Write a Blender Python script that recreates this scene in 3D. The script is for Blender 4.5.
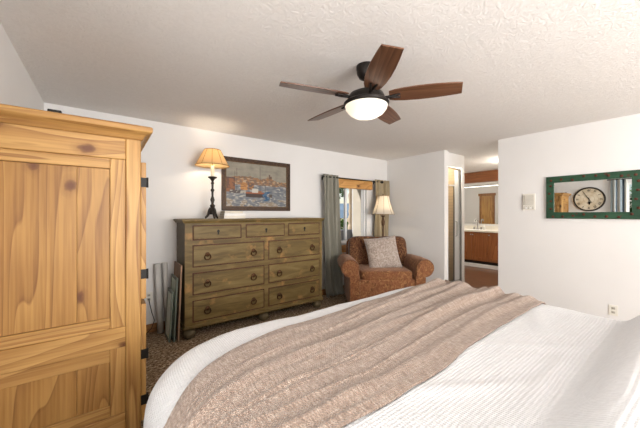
import bpy, bmesh, math, random
from mathutils import Vector, Matrix, noise as mnoise
random.seed(7)
PI = math.pi
for o in list(bpy.data.objects): bpy.data.objects.remove(o)
SC = bpy.context.scene
COL = SC.collection

# ------------------------------------------------------------------ camera
cam_d = bpy.data.cameras.new('camera'); cam = bpy.data.objects.new('camera', cam_d); COL.objects.link(cam)
cam.location = (0, 0, 1.34)
cam.rotation_euler = (math.radians(90), 0, -math.atan2(.602, .799))
cam_d.sensor_width = 36; cam_d.lens = 286 / 640 * 36; cam_d.clip_start = .02
SC.camera = cam
# ------------------------------------------------------------------ world, sun, area lights, exposure
SC.view_settings.view_transform = 'Standard'; SC.view_settings.look = 'None'
SC.view_settings.gamma = 1; SC.view_settings.use_curve_mapping = False
SC.view_settings.exposure = 0.02
W = bpy.data.worlds.new('sky'); SC.world = W; W.use_nodes = True
wn = W.node_tree.nodes; wl = W.node_tree.links
sky = wn.new('ShaderNodeTexSky'); sky.sky_type = 'NISHITA'; sky.sun_disc = False
sky.sun_elevation = math.radians(48); sky.sun_rotation = math.radians(70)
wl.new(sky.outputs[0], wn['Background'].inputs[0]); wn['Background'].inputs[1].default_value = 0.12

def light(name, kind, loc, energy, color=(1, 1, 1), rot=(0, 0, 0), size=None, size_y=None, radius=None, spread=None):
    d = bpy.data.lights.new(name, kind); d.energy = energy; d.color = color
    if size: d.shape = 'RECTANGLE'; d.size = size; d.size_y = size_y or size
    if radius is not None: d.shadow_soft_size = radius
    if spread: d.spread = spread
    o = bpy.data.objects.new(name, d); COL.objects.link(o); o.location = loc; o.rotation_euler = rot
    return o
sun = light('sun', 'SUN', (-12, 10, 14), 6.0, (1, .95, .88), (math.radians(39.6), 0, math.radians(-131)))
sun.data.angle = .01
light('daylight_side_window', 'AREA', (-.52, .28, 1.5), 22, (1, .99, .98), (0, math.radians(-90), 0), 1.05, 1.05)
light('added_rear_fill', 'AREA', (1.45, -3.48, 1.45), 300, (1, .985, .97), (math.radians(90), 0, 0), 3.2, 1.7)  # added fill behind the camera, set in the invented rear opening

light('added_up_fill', 'AREA', (2.0, -2.2, .95), 105, (1, .985, .97), (math.radians(180), 0, 0), 3.6, 1.6)  # upward fill added behind the camera to brighten the ceiling

# ------------------------------------------------------------------ node material helpers
class NT:
    def __init__(s, name, rough=.6, spec=.3):
        s.m = bpy.data.materials.new(name); s.m.use_nodes = True
        s.t = s.m.node_tree; s.b = s.t.nodes['Principled BSDF']
        s.b.inputs['Roughness'].default_value = rough
        s.b.inputs['Specular IOR Level'].default_value = spec
    def n(s, kind, **kw):
        nd = s.t.nodes.new('ShaderNode' + kind)
        for k, v in kw.items():
            if k in nd.inputs: s.set(nd.inputs[k], v)
            else: setattr(nd, k, v)
        return nd
    def set(s, inp, v):
        if hasattr(v, 'links') or hasattr(v, 'is_linked'): s.t.links.new(v, inp)
        else: inp.default_value = v
    def math(s, op, a, b=0.0, c=None):
        nd = s.t.nodes.new('ShaderNodeMath'); nd.operation = op
        s.set(nd.inputs[0], a); s.set(nd.inputs[1], b)
        if c is not None: s.set(nd.inputs[2], c)
        return nd.outputs[0]
    def coord(s, scale=(1, 1, 1), rot=(0, 0, 0), rnd=False):
        tc = s.t.nodes.new('ShaderNodeTexCoord'); v = tc.outputs['Object']
        if rnd:
            oi = s.t.nodes.new('ShaderNodeObjectInfo'); vm = s.t.nodes.new('ShaderNodeVectorMath'); vm.operation = 'ADD'
            mu = s.math('MULTIPLY', oi.outputs['Random'], 17.0)
            cb = s.t.nodes.new('ShaderNodeCombineXYZ')
            for i in range(3): s.t.links.new(mu, cb.inputs[i])
            s.t.links.new(v, vm.inputs[0]); s.t.links.new(cb.outputs[0], vm.inputs[1]); v = vm.outputs[0]
        mp = s.t.nodes.new('ShaderNodeMapping'); s.t.links.new(v, mp.inputs[0])
        mp.inputs['Scale'].default_value = scale; mp.inputs['Rotation'].default_value = rot
        return mp.outputs[0]
    def noise(s, vec, scale, detail=3, rough=.5, dist=0, out='Fac'):
        nd = s.n('TexNoise', Scale=scale, Detail=detail, Roughness=rough, Distortion=dist)
        s.t.links.new(vec, nd.inputs['Vector']); return nd.outputs[out]
    def ramp(s, fac, stops, interp='LINEAR'):
        nd = s.t.nodes.new('ShaderNodeValToRGB'); e = nd.color_ramp; e.interpolation = interp
        while len(e.elements) < len(stops): e.elements.new(.5)
        for el, (p, c) in zip(e.elements, stops):
            el.position = p; el.color = (c, c, c, 1) if isinstance(c, (int, float)) else (*c, 1)
        s.t.links.new(fac, nd.inputs[0]); return nd.outputs[0]
    def mix(s, fac, a, b, mode='MIX'):
        nd = s.t.nodes.new('ShaderNodeMix'); nd.data_type = 'RGBA'; nd.blend_type = mode
        s.set(nd.inputs[0], fac)
        for i, c in ((6, a), (7, b)):
            if isinstance(c, tuple): nd.inputs[i].default_value = (*c, 1)
            else: s.t.links.new(c, nd.inputs[i])
        return nd.outputs[2]
    def color(s, c):
        if isinstance(c, tuple): s.b.inputs['Base Color'].default_value = (*c, 1)
        else: s.t.links.new(c, s.b.inputs['Base Color'])
        return s
    def bump(s, h, strength=.3, dist=.01):
        nd = s.t.nodes.new('ShaderNodeBump'); nd.inputs['Strength'].default_value = strength
        nd.inputs['Distance'].default_value = dist; s.t.links.new(h, nd.inputs['Height'])
        s.t.links.new(nd.outputs[0], s.b.inputs['Normal']); return s

def plain(name, c, rough=.55, metal=0, var=.08, scale=9, bump=0, spec=.3):
    a = NT(name, rough, spec); v = a.coord(); nz = a.noise(v, scale, 4)
    lo = tuple(max(0, x * (1 - var)) for x in c); hi = tuple(min(1, x * (1 + var)) for x in c)
    a.color(a.ramp(nz, [(.3, lo), (.7, hi)])); a.b.inputs['Metallic'].default_value = metal
    if bump: a.bump(a.noise(v, scale * 6, 4), bump, .005)
    return a.m

def wood(name, axis, dark, mid, light_, knots=0.0, rough=.45, ring=7.0, dens=3.0):
    """grain runs along axis (0 x, 1 y, 2 z)"""
    a = NT(name, rough, .35)
    sc = [1.0, 1.0, 1.0]; sc[axis] = .10
    v = a.coord(tuple(sc), rnd=True)
    w = a.noise(v, ring * .7, 1.5, .4, .3)
    bands = a.math('FRACT', a.math('MULTIPLY', w, dens * 4.5))
    col = a.ramp(bands, [(0, light_), (.55, mid), (.86, tuple(.5 * p + .5 * q for p, q in zip(dark, mid))), (.95, dark), (1, light_)])
    sc2 = [85.0, 85.0, 85.0]; sc2[axis] = 2.5
    fine = a.noise(a.coord(tuple(sc2), rnd=True), 1.0, 3)
    col = a.mix(.32, col, a.ramp(fine, [(.36, dark), (.6, light_)]))
    tone = a.noise(a.coord((1, 1, 1), rnd=True), 2.2, 2)
    col = a.mix(a.ramp(tone, [(.35, 0.0), (.7, .35)]), col, mid, 'MULTIPLY') if False else a.mix(a.ramp(tone, [(.4, 0.0), (.7, .3)]), col, dark)
    if knots:
        # knots lie on the broad faces, so the cells are laid out over the two face axes
        sq = a.n('SeparateXYZ'); a.t.links.new(a.coord((1, 1, 1), rnd=True), sq.inputs[0])
        cq = a.n('CombineXYZ')
        a.t.links.new(a.math('MULTIPLY', sq.outputs[0], 3.6 if axis == 0 else 5.5), cq.inputs[0])
        a.t.links.new(a.math('MULTIPLY', sq.outputs[2], 5.5 if axis == 0 else 3.6), cq.inputs[1])
        vv = cq.outputs[0]
        vo = a.n('TexVoronoi', voronoi_dimensions='2D', Scale=1.0); a.t.links.new(vv, vo.inputs['Vector'])
        d = a.math('ADD', vo.outputs['Distance'], a.math('MULTIPLY', a.math('SUBTRACT', a.noise(vv, 4, 2), .5), .22))
        sp = a.n('SeparateColor'); a.t.links.new(vo.outputs['Color'], sp.inputs[0])
        sel = a.math('GREATER_THAN', sp.outputs[0], 1 - knots)
        k = a.math('MULTIPLY', a.ramp(d, [(.04, 1.0), (.10, .75), (.14, .25), (.26, 0.0)]), sel)
        col = a.mix(k, col, (.13, .045, .015))
    a.color(col); a.bump(fine, .08, .004)
    return a.m

# ------------------------------------------------------------------ mesh helpers
class MB:
    def __init__(s): s.v = []; s.f = []
    def add(s, vs, fs):
        b = len(s.v); s.v += [tuple(p) for p in vs]; s.f += [tuple(i + b for i in f) for f in fs]; return s
    def box(s, x0, x1, y0, y1, z0, z1, M=None):
        vs = [Vector((x, y, z)) for x in (x0, x1) for y in (y0, y1) for z in (z0, z1)]
        if M: vs = [M @ p for p in vs]
        return s.add(vs, [(0, 1, 3, 2), (4, 6, 7, 5), (0, 4, 5, 1), (2, 3, 7, 6), (0, 2, 6, 4), (1, 5, 7, 3)])
    def prism(s, poly, fn, a, b):
        """poly of 2d points, fn(u,v,w)->xyz, extruded from w=a to w=b"""
        n = len(poly)
        vs = [fn(u, v, a) for u, v in poly] + [fn(u, v, b) for u, v in poly]
        fs = [tuple(range(n))[::-1], tuple(range(n, 2 * n))] + [(i, (i + 1) % n, n + (i + 1) % n, n + i) for i in range(n)]
        return s.add(vs, fs)
    def lathe(s, prof, c=(0, 0, 0), n=24, M=None, cap=True):
        c = Vector(c); vs = []; fs = []
        for r, z in prof:
            for k in range(n):
                p = Vector((r * math.cos(2 * PI * k / n), r * math.sin(2 * PI * k / n), z))
                vs.append((M @ p if M else p) + c)
        for i in range(len(prof) - 1):
            for k in range(n): fs.append((i * n + k, i * n + (k + 1) % n, (i + 1) * n + (k + 1) % n, (i + 1) * n + k))
        if cap:
            fs.append(tuple(range(n))[::-1]); fs.append(tuple((len(prof) - 1) * n + k for k in range(n)))
        return s.add(vs, fs)
    def tube(s, pts, r, n=10, closed=False):
        pts = [Vector(p) for p in pts]; N = len(pts); vs = []; fs = []
        up = None
        for i, p in enumerate(pts):
            if closed: t = (pts[(i + 1) % N] - pts[i - 1]).normalized()
            else: t = (pts[min(i + 1, N - 1)] - pts[max(i - 1, 0)]).normalized()
            if up is None: up = Vector((0, 0, 1)) if abs(t.z) < .9 else Vector((1, 0, 0))
            a = t.cross(up).normalized(); b = a.cross(t).normalized(); up = b
            rr = r[i] if isinstance(r, (list, tuple)) else r
            for k in range(n): vs.append(p + a * rr * math.cos(2 * PI * k / n) + b * rr * math.sin(2 * PI * k / n))
        for i in range(N if closed else N - 1):
            j = (i + 1) % N
            for k in range(n): fs.append((i * n + k, i * n + (k + 1) % n, j * n + (k + 1) % n, j * n + k))
        if not closed: fs += [tuple(range(n))[::-1], tuple((N - 1) * n + k for k in range(n))]
        return s.add(vs, fs)
    def grid(s, fn, nu, nv, cu=False):
        vs = [fn(i / nu, j / nv) for i in range(nu + (0 if cu else 1)) for j in range(nv + 1)]; fs = []
        for i in range(nu):
            i2 = (i + 1) % nu if cu else i + 1
            for j in range(nv): fs.append((i * (nv + 1) + j, i2 * (nv + 1) + j, i2 * (nv + 1) + j + 1, i * (nv + 1) + j + 1))
        return s.add(vs, fs)
    def super(s, c, r, e1=.3, e2=.3, n=32, M=None):
        """rounded box (superellipsoid)"""
        def pw(x, e): return math.copysign(abs(x) ** e, x)
        c = Vector(c)
        def fn(u, v):
            a = 2 * PI * u; b = -PI / 2 + PI * (.004 + .992 * v)
            p = Vector((r[0] * pw(math.cos(b), e1) * pw(math.cos(a), e2), r[1] * pw(math.cos(b), e1) * pw(math.sin(a), e2), r[2] * pw(math.sin(b), e1)))
            return (M @ p if M else p) + c
        return s.grid(fn, n, n // 2, True)
    def ring(s, w, h, wd, d0, d1, fn):
        """rectangular frame of outer size w x h, member width wd, from depth d0 to d1; fn(u,v,d)->xyz, mitred"""
        o = [(-w / 2, -h / 2), (w / 2, -h / 2), (w / 2, h / 2), (-w / 2, h / 2)]
        i = [(-w / 2 + wd, -h / 2 + wd), (w / 2 - wd, -h / 2 + wd), (w / 2 - wd, h / 2 - wd), (-w / 2 + wd, h / 2 - wd)]
        vs = [fn(*p, d0) for p in o] + [fn(*p, d0) for p in i] + [fn(*p, d1) for p in o] + [fn(*p, d1) for p in i]
        fs = []
        for k in range(4):
            j = (k + 1) % 4
            fs += [(k, j, 4 + j, 4 + k), (8 + k, 12 + k, 12 + j, 8 + j), (k, 8 + k, 8 + j, j), (4 + k, 4 + j, 12 + j, 12 + k)]
        return s.add(vs, fs)
    def build(s, name, m, parent=None, bevel=0, seg=2, angle=38, sub=0, solid=0, flat=False):
        me = bpy.data.meshes.new(name); me.from_pydata(s.v, [], s.f)
        bm = bmesh.new(); bm.from_mesh(me); bmesh.ops.recalc_face_normals(bm, faces=bm.faces); bm.to_mesh(me); bm.free()
        if not flat:
            me.polygons.foreach_set('use_smooth', [True] * len(me.polygons))
            me.set_sharp_from_angle(angle=math.radians(angle))
        o = bpy.data.objects.new(name, me); COL.objects.link(o); me.materials.append(m)
        if parent: o.parent = parent
        if solid:
            md = o.modifiers.new('thickness', 'SOLIDIFY'); md.thickness = solid; md.offset = 0
        if bevel:
            md = o.modifiers.new('bevel', 'BEVEL'); md.width = bevel; md.segments = seg; md.limit_method = 'ANGLE'; md.angle_limit = math.radians(35)
        if sub:
            md = o.modifiers.new('sub', 'SUBSURF'); md.levels = sub; md.render_levels = sub
        return o

def tag(o, label, cat, group=None, kind=None):
    o['label'] = label; o['category'] = cat
    if group: o['group'] = group
    if kind: o['kind'] = kind
    return o
def thing(name, label, cat, loc=(0, 0, 0), rotz=0, group=None):
    o = bpy.data.objects.new(name, None); o.empty_display_size = .1; COL.objects.link(o)
    o.location = loc; o.rotation_euler = (0, 0, rotz)
    return tag(o, label, cat, group)
def struct(o, label=None, cat=None):
    o['kind'] = 'structure'
    if label: o['label'] = label; o['category'] = cat
    return o
def dup(root, loc, rotz=None, label=None):
    r = root.copy(); COL.objects.link(r); r.location = loc
    if rotz is not None: r.rotation_euler = (0, 0, rotz)
    if label: r['label'] = label
    for ch in list(root.children):
        c = ch.copy(); COL.objects.link(c); c.parent = r
        for g in ch.children:
            d = g.copy(); COL.objects.link(d); d.parent = c
    return r
def B(*a): return MB().box(*a)
def fbm(x, y, z=0, s=1): return mnoise.noise(Vector((x * s, y * s, z * s)))

# ------------------------------------------------------------------ materials
a = NT('wall_paint', .85, .2); v = a.coord()
a.color(a.ramp(a.noise(v, 1.5, 3), [(.3, (.70, .685, .67)), (.7, (.73, .715, .70))]))
a.bump(a.noise(v, 60, 4, .6), .12, .003); M_WALL = a.m
a = NT('ceiling_plaster', .85, .2); v = a.coord()
h = a.noise(v, 21, 5, .62, 2.2)
a.color(a.ramp(h, [(.35, (.76, .735, .71)), (.65, (.80, .775, .75))]))
a.bump(a.ramp(h, [(.42, 0.0), (.52, .7), (.6, 1.0)]), .36, .007); M_CEIL = a.m
a = NT('carpet_pile', .95, .1); v = a.coord()
sp = a.noise(v, 42, 3, .8); sp2 = a.noise(v, 9, 3)
c = a.ramp(sp, [(.36, (.045, .026, .014)), (.47, (.25, .165, .10)), (.56, (.42, .30, .19)), (.66, (.80, .68, .52))])
a.color(a.mix(a.ramp(sp2, [(.4, 0.0), (.7, .35)]), c, (.20, .135, .085)))
a.bump(sp, 1.0, .02); M_CARPET = a.m
PD, PM, PL = (.24, .105, .030), (.43, .228, .066), (.54, .315, .106)
M_PINE = [wood('pine_along_%s' % 'xyz'[i], i, PD, PM, PL, .24) for i in range(3)]
M_PANEL = wood('pine_panel', 2, (.20, .085, .024), (.37, .185, .050), (.46, .25, .074), .4, ring=5, dens=4)
M_BASE = wood('baseboard_wood', 0, (.17, .07, .02), (.30, .135, .045), (.40, .20, .075))
M_BEAM = wood('beam_wood', 1, (.13, .042, .015), (.22, .078, .027), (.29, .115, .042), .12)
M_VAN = wood('vanity_wood', 2, (.16, .048, .014), (.28, .092, .027), (.35, .13, .042))
M_WFLOOR = wood('wood_floor', 1, (.06, .022, .009), (.12, .048, .019), (.17, .075, .032), rough=.3)
M_BLADE = [wood('walnut_blade', 0, (.055, .022, .012), (.125, .052, .027), (.20, .095, .05), ring=5, dens=4, rough=.28)]
M_IRON = plain('dark_bronze', (.05, .042, .036), .38, .7)
M_BLACKIRON = plain('black_iron', (.02, .018, .016), .5, .4)
M_CHROME = plain('brushed_nickel', (.34, .33, .31), .42, 1.0, .04)
M_WHITE = plain('white_paint', (.78, .77, .75), .4, 0, .02)
M_PLASTIC = plain('ivory_plastic', (.72, .69, .62), .4, 0, .02)
M_PLASTIC2 = plain('ivory_plastic_shade', (.45, .42, .36), .5, 0, .03)
M_DARK = plain('dark_gap', (.02, .015, .01), .9)

# ------------------------------------------------------------------ room shell
D, XR, XL, H, YR = 3.75, 4.5, -.46, 2.40, -3.4
WX0, WX1, WZ0, WZ1 = 2.98, 3.92, .80, 1.92          # back window opening
def wall(name, mb, m=None): return struct(mb.build(name, m or M_WALL, flat=True))
wall('floor', B(XL - .15, XR + .06, YR - .15, D + .15, -.1, 0), M_CARPET)
wall('ceiling', B(XL - .15, 8.3, YR - .15, 5.5, H, H + .1), M_CEIL)
struct(B(-3.0, XL - .15, -6.5, 5.50, H + .02, H + .2).box(XL - .15, 5.3, D + .15, 5.50, H + .105, H + .2).box(XL - .15, 8.3, -6.5, YR - .15, H + .02, H + .2).build('eave_and_sun_block', M_WALL, flat=True))  # porch overhang at back; unseen side and rear slabs added to block sun
wb = B(XL - .15, WX0, D, D + .15, 0, H); wb.box(WX1, XR + .12, D, D + .15, 0, H)
wb.box(WX0, WX1, D, D + .15, 0, WZ0); wb.box(WX0, WX1, D, D + .15, WZ1, H); wall('wall_back', wb)
LY0, LY1 = -.26, 1.0
wlm = B(XL - .15, XL, YR, LY0, 0, H); wlm.box(XL - .15, XL, LY1, D, 0, H)
wlm.box(XL - .15, XL, LY0, LY1, 0, .95); wlm.box(XL - .15, XL, LY0, LY1, 2.05, H); wall('wall_left', wlm)
wr = B(XL, -.15, YR - .15, YR, 0, H); wr.box(4.15, XR + .12, YR - .15, YR, 0, H)
wr.box(-.15, 4.15, YR - .15, YR, 0, .55); wr.box(-.15, 4.15, YR - .15, YR, 2.34, H); wall('wall_rear', wr)
wall('wall_right', B(XR, XR + .12, YR, 1.735, 0, H).box(XR, XR + .12, 2.545, D, 0, H))
struct(B(XL, XR, D - .018, D, 0, .095).build('baseboard_back', M_BASE, bevel=.004))
struct(B(XL, XL + .018, YR, D - .018, 0, .095).build('baseboard_left', M_BASE, bevel=.004))
struct(B(XR - .018, XR, YR, 1.735, 0, .095).box(XR - .018, XR, 2.545, D - .018, 0, .095).build('baseboard_right', M_BASE, bevel=.004))

# bath alcove shell
SX0, SX1 = 4.66, 5.165
wall('floor_alcove', B(XR + .06, 8.2, 1.5, 5.5, -.1, 0), M_WFLOOR)
s_ = B(XR + .12, SX0, 2.6, 2.68, 0, H); s_.box(SX1, 5.28, 2.6, 2.68, 0, H)
s_.box(SX0, SX1, 2.6, 2.68, 2.17, H); s_.box(SX0, SX1, 2.6, 2.68, 0, .13); wall('wall_shower', s_)
wall('wall_shower_end', B(5.2, 5.28, 2.68, 5.5, 0, H))
wall('wall_bath_far', B(8.06, 8.2, 1.5, 5.5, 0, H))
wall('wall_bath_north', B(5.28, 8.06, 5.4, 5.5, 0, H))
wall('wall_bath_south', B(XR + .12, 8.06, 1.5, 1.6, 0, H))
a = NT('beige_tile', .35, .4); v = a.coord((1, 1, 1))
br = a.n('TexBrick', Scale=4.5, offset=0.0); a.t.links.new(a.coord((1, 1, 1), (PI / 2, 0, 0)), br.inputs['Vector'])
for i, cc in ((1, (.74, .62, .46)), (2, (.76, .65, .49)), (3, (.64, .55, .42))): br.inputs[i].default_value = (*cc, 1)
a.color(br.outputs['Color']); M_TILE = a.m
wall('wall_shower_tile', B(XR + .12, 5.2, 3.5, 3.54, 0, H).box(XR + .12, XR + .15, 2.68, 3.5, 0, H).box(5.17, 5.2, 2.68, 3.5, 0, H), M_TILE)
struct(B(5.165, 5.285, 2.585, 2.6, 0, .09).box(5.28, 5.295, 2.6, 5.4, 0, .09).build('baseboard_alcove', M_BASE))

# back window
wi = thing('window_1', '', '', ((WX0 + WX1) / 2, D, 0)); del wi['label']; del wi['category']; wi['kind'] = 'structure'
hw = (WX1 - WX0) / 2; cz = (WZ0 + WZ1) / 2; hh = (WZ1 - WZ0) / 2
M_VINYL = plain('white_vinyl', (.80, .80, .79), .35, 0, .02)
fr = MB().ring(2 * hw, 2 * hh, .035, .04, .11, lambda u, v, d: (u, d, v + cz)); fr.build('window_frame', M_VINYL, wi, .003)
MB().ring(hw, 2 * hh - .06, .038, .05, .075, lambda u, v, d: (u - hw / 2 + .018, d, v + cz)).build('sash', M_VINYL, wi, .003)
MB().ring(hw, 2 * hh - .06, .038, .077, .10, lambda u, v, d: (u + hw / 2 - .018, d, v + cz)).build('sash', M_VINYL, wi, .003)
a = NT('window_glass', 0, .5); a.b.inputs['Transmission Weight'].default_value = 1; a.b.inputs['IOR'].default_value = 1.01
a.color((1, 1, 1)); M_GLASS = a.m
for x, y in ((-hw / 2 + .03, .063), (hw / 2 - .03, .089)):
    B(x - hw / 2 + .03, x + hw / 2 - .03, y - .002, y + .002, WZ0 + .07, WZ1 - .07).build('pane', M_GLASS, wi)
M_SILL = wood('sill_wood', 0, (.34, .13, .035), (.52, .23, .065), (.62, .31, .10))
B(-hw - .06, hw + .06, -.07, .05, WZ0 - .03, WZ0).build('window_sill', M_SILL, wi, .006)
B(-hw - .03, hw + .03, -.022, 0, WZ0 - .13, WZ0 - .03).build('apron', M_SILL, wi, .004)
# side window (seen in the mirror)
w2 = thing('window_2', '', '', (XL, (LY0 + LY1) / 2, 0)); del w2['label']; del w2['category']; w2['kind'] = 'structure'
MB().ring(LY1 - LY0, 1.1, .04, -.12, -.06, lambda u, v, d: (d, u, v + 1.5)).build('window_frame', M_VINYL, w2, .003)
B(-.092, -.088, -.59, .59, .99, 2.01).build('pane', M_GLASS, w2)
# rear window, invented so the fill light behind the camera has a source
w3 = thing('invented_rear_window', '', '', (2.0, YR, 0)); del w3['label']; del w3['category']; w3['kind'] = 'structure'
MB().ring(4.3, 1.79, .05, -.06, -.01, lambda u, v, d: (u, d, v + 1.445)).box(-.03, .03, -.06, -.01, .6, 2.3).build('window_frame', M_VINYL, w3, .003)

# ------------------------------------------------------------------ outside
M_STUCCO = plain('cream_stucco', (.66, .60, .50), .9, 0, .05, 5, .3)
M_PORCHW = plain('grey_porch_wall', (.24, .25, .28), .9, 0, .06, 4, .3)
struct(B(-8, 30, D + .15, 40, -.25, -.1).build('ground', plain('dry_ground', (.28, .22, .15), .95, 0, .2, 2), flat=True))
tag(B(-2, 5.40, 5.53, 5.67, -.1, .93).build('porch_wall', M_PORCHW, bevel=.01), 'low grey porch wall seen through the bedroom window', 'wall', kind='structure')
tag(B(5.14, 5.2, D + .15, 5.40, -.1, H + .02).build('stucco_wall', M_STUCCO, bevel=.005), 'pale stucco house wall beside the turned porch post', 'wall', kind='structure')
pp = []
zz = .93
for r, h in ((.10, .0), (.10, .10), (.06, .13), (.085, .22), (.085, .32), (.05, .40), (.075, .48), (.05, .56), (.06, .78), (.085, .9), (.05, 1.0), (.08, 1.08), (.05, 1.18), (.065, 1.28), (.09, 1.33), (.09, 1.47)):
    pp.append((r * .72, zz + h))
tag(MB().lathe(pp, (5.235, 5.60, 0), 20).build('porch_post', plain('post_paint', (.62, .50, .36), .7), angle=60), 'turned cream porch post standing on the low grey wall', 'post')
M_LEAF = [plain('leaf_green', (.10, .20, .045), .7, 0, .5, 3), plain('leaf_dark', (.06, .12, .03), .7, 0, .5, 3)]
M_BARK = plain('bark', (.12, .075, .045), .9, 0, .3)
def tree(name, label, x, y, h, rad, n, m, seed, trunk=True):
    rnd = random.Random(seed)
    t = thing(name, label, 'tree' if trunk else 'shrub', (x, y, -.1))
    mb = MB()
    for k in range(n):
        d = Vector((rnd.gauss(0, 1), rnd.gauss(0, 1), rnd.gauss(0, 1))).normalized() * rad * rnd.random() ** .45
        d.z *= .8; c = d + Vector((0, 0, h)); s = rnd.uniform(.05, .11) * (1.6 if rad > 1.5 else 1)
        R = Matrix.Rotation(rnd.uniform(0, 6), 4, 'Z') @ Matrix.Rotation(rnd.uniform(0, 3), 4, 'X')
        vs = [R @ Vector(p) * s + c for p in ((-1, 0, 0), (0, -.5, .15), (1, 0, 0), (0, .5, .15))]
        mb.add(vs, [(0, 1, 2, 3)])
    mb.build('foliage', m, t, flat=True)
    pts = [(0, 0, 0), (.05, .02, h * .4), (0, .05, h)]
    MB().tube(pts, [rad * .09, rad * .06, rad * .03], 8).build('trunk', M_BARK, t)
tree('garden_tree', 'green leafy tree in the upper left of the back window', 8.55, 10.2, 2.55, .55, 500, M_LEAF[0], 3)
tree('garden_shrub', 'small green shrub just beyond the porch wall', 7.12, 8.3, .98, .40, 350, M_LEAF[0], 5, False)
tree('side_yard_tree', 'green tree outside the side window, seen in the wall mirror', -3.4, 1.6, 1.7, 1.5, 1800, M_LEAF[0], 8)
hm = MB().grid(lambda u, v: (-20 + 160 * u, 90 + 60 * v, -1 + (9.5 + 4 * fbm(u * 5, 1, 0) + 2 * fbm(u * 17, 2, 3)) * math.sin(PI * min(1, v * .5 + .02))), 60, 10)
struct(hm.build('hills', plain('far_hills', (.16, .23, .30), 1, 0, .2, .05)))

# ------------------------------------------------------------------ armoire (its panelled side faces the camera)
AY0, AY1, AX0, AX1, AT = 2.0, 3.02, -.437, .173, 1.852
ar = thing('armoire', 'knotty pine armoire with panelled side at the left wall', 'wardrobe', (0, 0, 0))
P = M_PINE
cb = B(AX0 + .02, AX1 - .02, AY0 + .03, AY1 - .02, .09, 1.79); cb.build('carcass', P[2], ar)
for x0, x1 in ((.098, AX1), (AX0, AX0 + .03)):
    B(x0, x1, AY0, AY0 + .05, 0, 1.79).build('corner_post', P[2], ar, .005)
    B(x0, x1, AY1 - .05, AY1, 0, 1.79).build('corner_post', P[2], ar, .005)
B(AX0 + .03, .098, AY0 + .002, AY0 + .03, 1.655, 1.79).build('top_rail', P[0], ar, .004)
B(AX0 + .03, .098, AY0 + .002, AY0 + .03, .572, .688).build('middle_rail', P[0], ar, .004)
B(AX0 + .03, .098, AY0 + .002, AY0 + .03, .08, .19).build('bottom_rail', P[0], ar, .004)
for z0, z1 in ((.75, 1.597), (.25, .50)):
    # panel surround: flat strips a little behind the rails, then the glued-up field panel
    o0, o1 = (.688, 1.655) if z0 > .6 else (.19, .572)
    B(.025, .098, AY0 + .009, AY0 + .03, o0, o1).build('panel_stile', P[2], ar, .003)
    B(AX0 + .03, .025, AY0 + .009, AY0 + .03, z1, o1).build('panel_rail', P[0], ar, .003)
    B(AX0 + .03, .025, AY0 + .009, AY0 + .03, o0, z0).build('panel_rail', P[0], ar, .003)
    for x0, x1 in ((AX0 + .031, -.119), (-.118, .023)):
        B(x0, x1, AY0 + .016, AY0 + .032, z0 + .002, z1 - .002).build('panel_board', M_PANEL, ar, .0015)
# cornice: frieze step, cove and top board
cpoly = [(0, 0), (.012, .0), (.018, .012), (.03, .022), (.05, .034), (.052, .062), (0, .062)]
def corn(d0, z): return (AX0 - .005, AX1 + d0, AY0 - d0, AY1 + d0, z)
mb = MB(); rows = []
for d0, z in ((.004, 1.775), (.014, 1.785), (.018, 1.798), (.030, 1.808), (.048, 1.815), (.056, 1.822), (.056, 1.848), (.050, AT)):
    rows.append([(AX0 - .004, AY0 - d0, z), (AX1 + d0, AY0 - d0, z), (AX1 + d0, AY1, z), (AX0 - .004, AY1, z)])
vs = [p for r in rows for p in r]; fs = [(0, 1, 2, 3), tuple(4 * (len(rows) - 1) + k for k in range(4))]
for i in range(len(rows) - 1):
    for k in range(4): fs.append((4 * i + k, 4 * i + (k + 1) % 4, 4 * i + 4 + (k + 1) % 4, 4 * i + 4 + k))
mb.add(vs, fs).build('cornice', P[0], ar, .004)
for y0, y1, hy in ((AY0 + .012, 2.505, AY0 + .012), (2.51, AY1 - .012, AY1 - .012)):
    for z0, z1, hz in ((.83, 1.65, (1.53, .98)), (.10, .80, (.50, .225))):
        dr = MB()
        dr.box(AX1 + .001, AX1 + .028, y0, y0 + .08, z0, z1); dr.box(AX1 + .001, AX1 + .028, y1 - .08, y1, z0, z1)
        dr.box(AX1 + .001, AX1 + .028, y0 + .08, y1 - .08, z1 - .09, z1); dr.box(AX1 + .001, AX1 + .028, y0 + .08, y1 - .08, z0, z0 + .09)
        dr.box(AX1 + .001, AX1 + .018, y0 + .08, y1 - .08, z0 + .09, z1 - .09)
        d_ = dr.build('door', P[2], ar, .003)
        ky = y1 - .05 if hy < 2.3 else y0 + .05
        MB().lathe([(.008, 0), (.008, .012), (.018, .022), (.02, .03), (.01, .036)], (AX1 + .028, ky, (z0 + z1) / 2), 14, Matrix.Rotation(PI / 2, 4, 'Y')).build('knob', M_BLACKIRON, d_)
        for z in hz:
            s = 1 if hy < 2.3 else -1
            hb = B(AX1 - .004, AX1 + .032, min(hy, hy - s * .006), max(hy, hy - s * .006), z - .028, z + .028)
            hb.tube([(AX1 + .034, hy - s * .003, z - .03), (AX1 + .034, hy - s * .003, z + .03)], .006, 8)
            hb.build('hinge', M_BLACKIRON, d_)
tag(B(-.232, -.178, AY0 - .01, AY0 + .035, AT, AT + .024).build('black_box', M_BLACKIRON, bevel=.003), 'small flat black box lying on top of the pine armoire', 'box')

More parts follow.
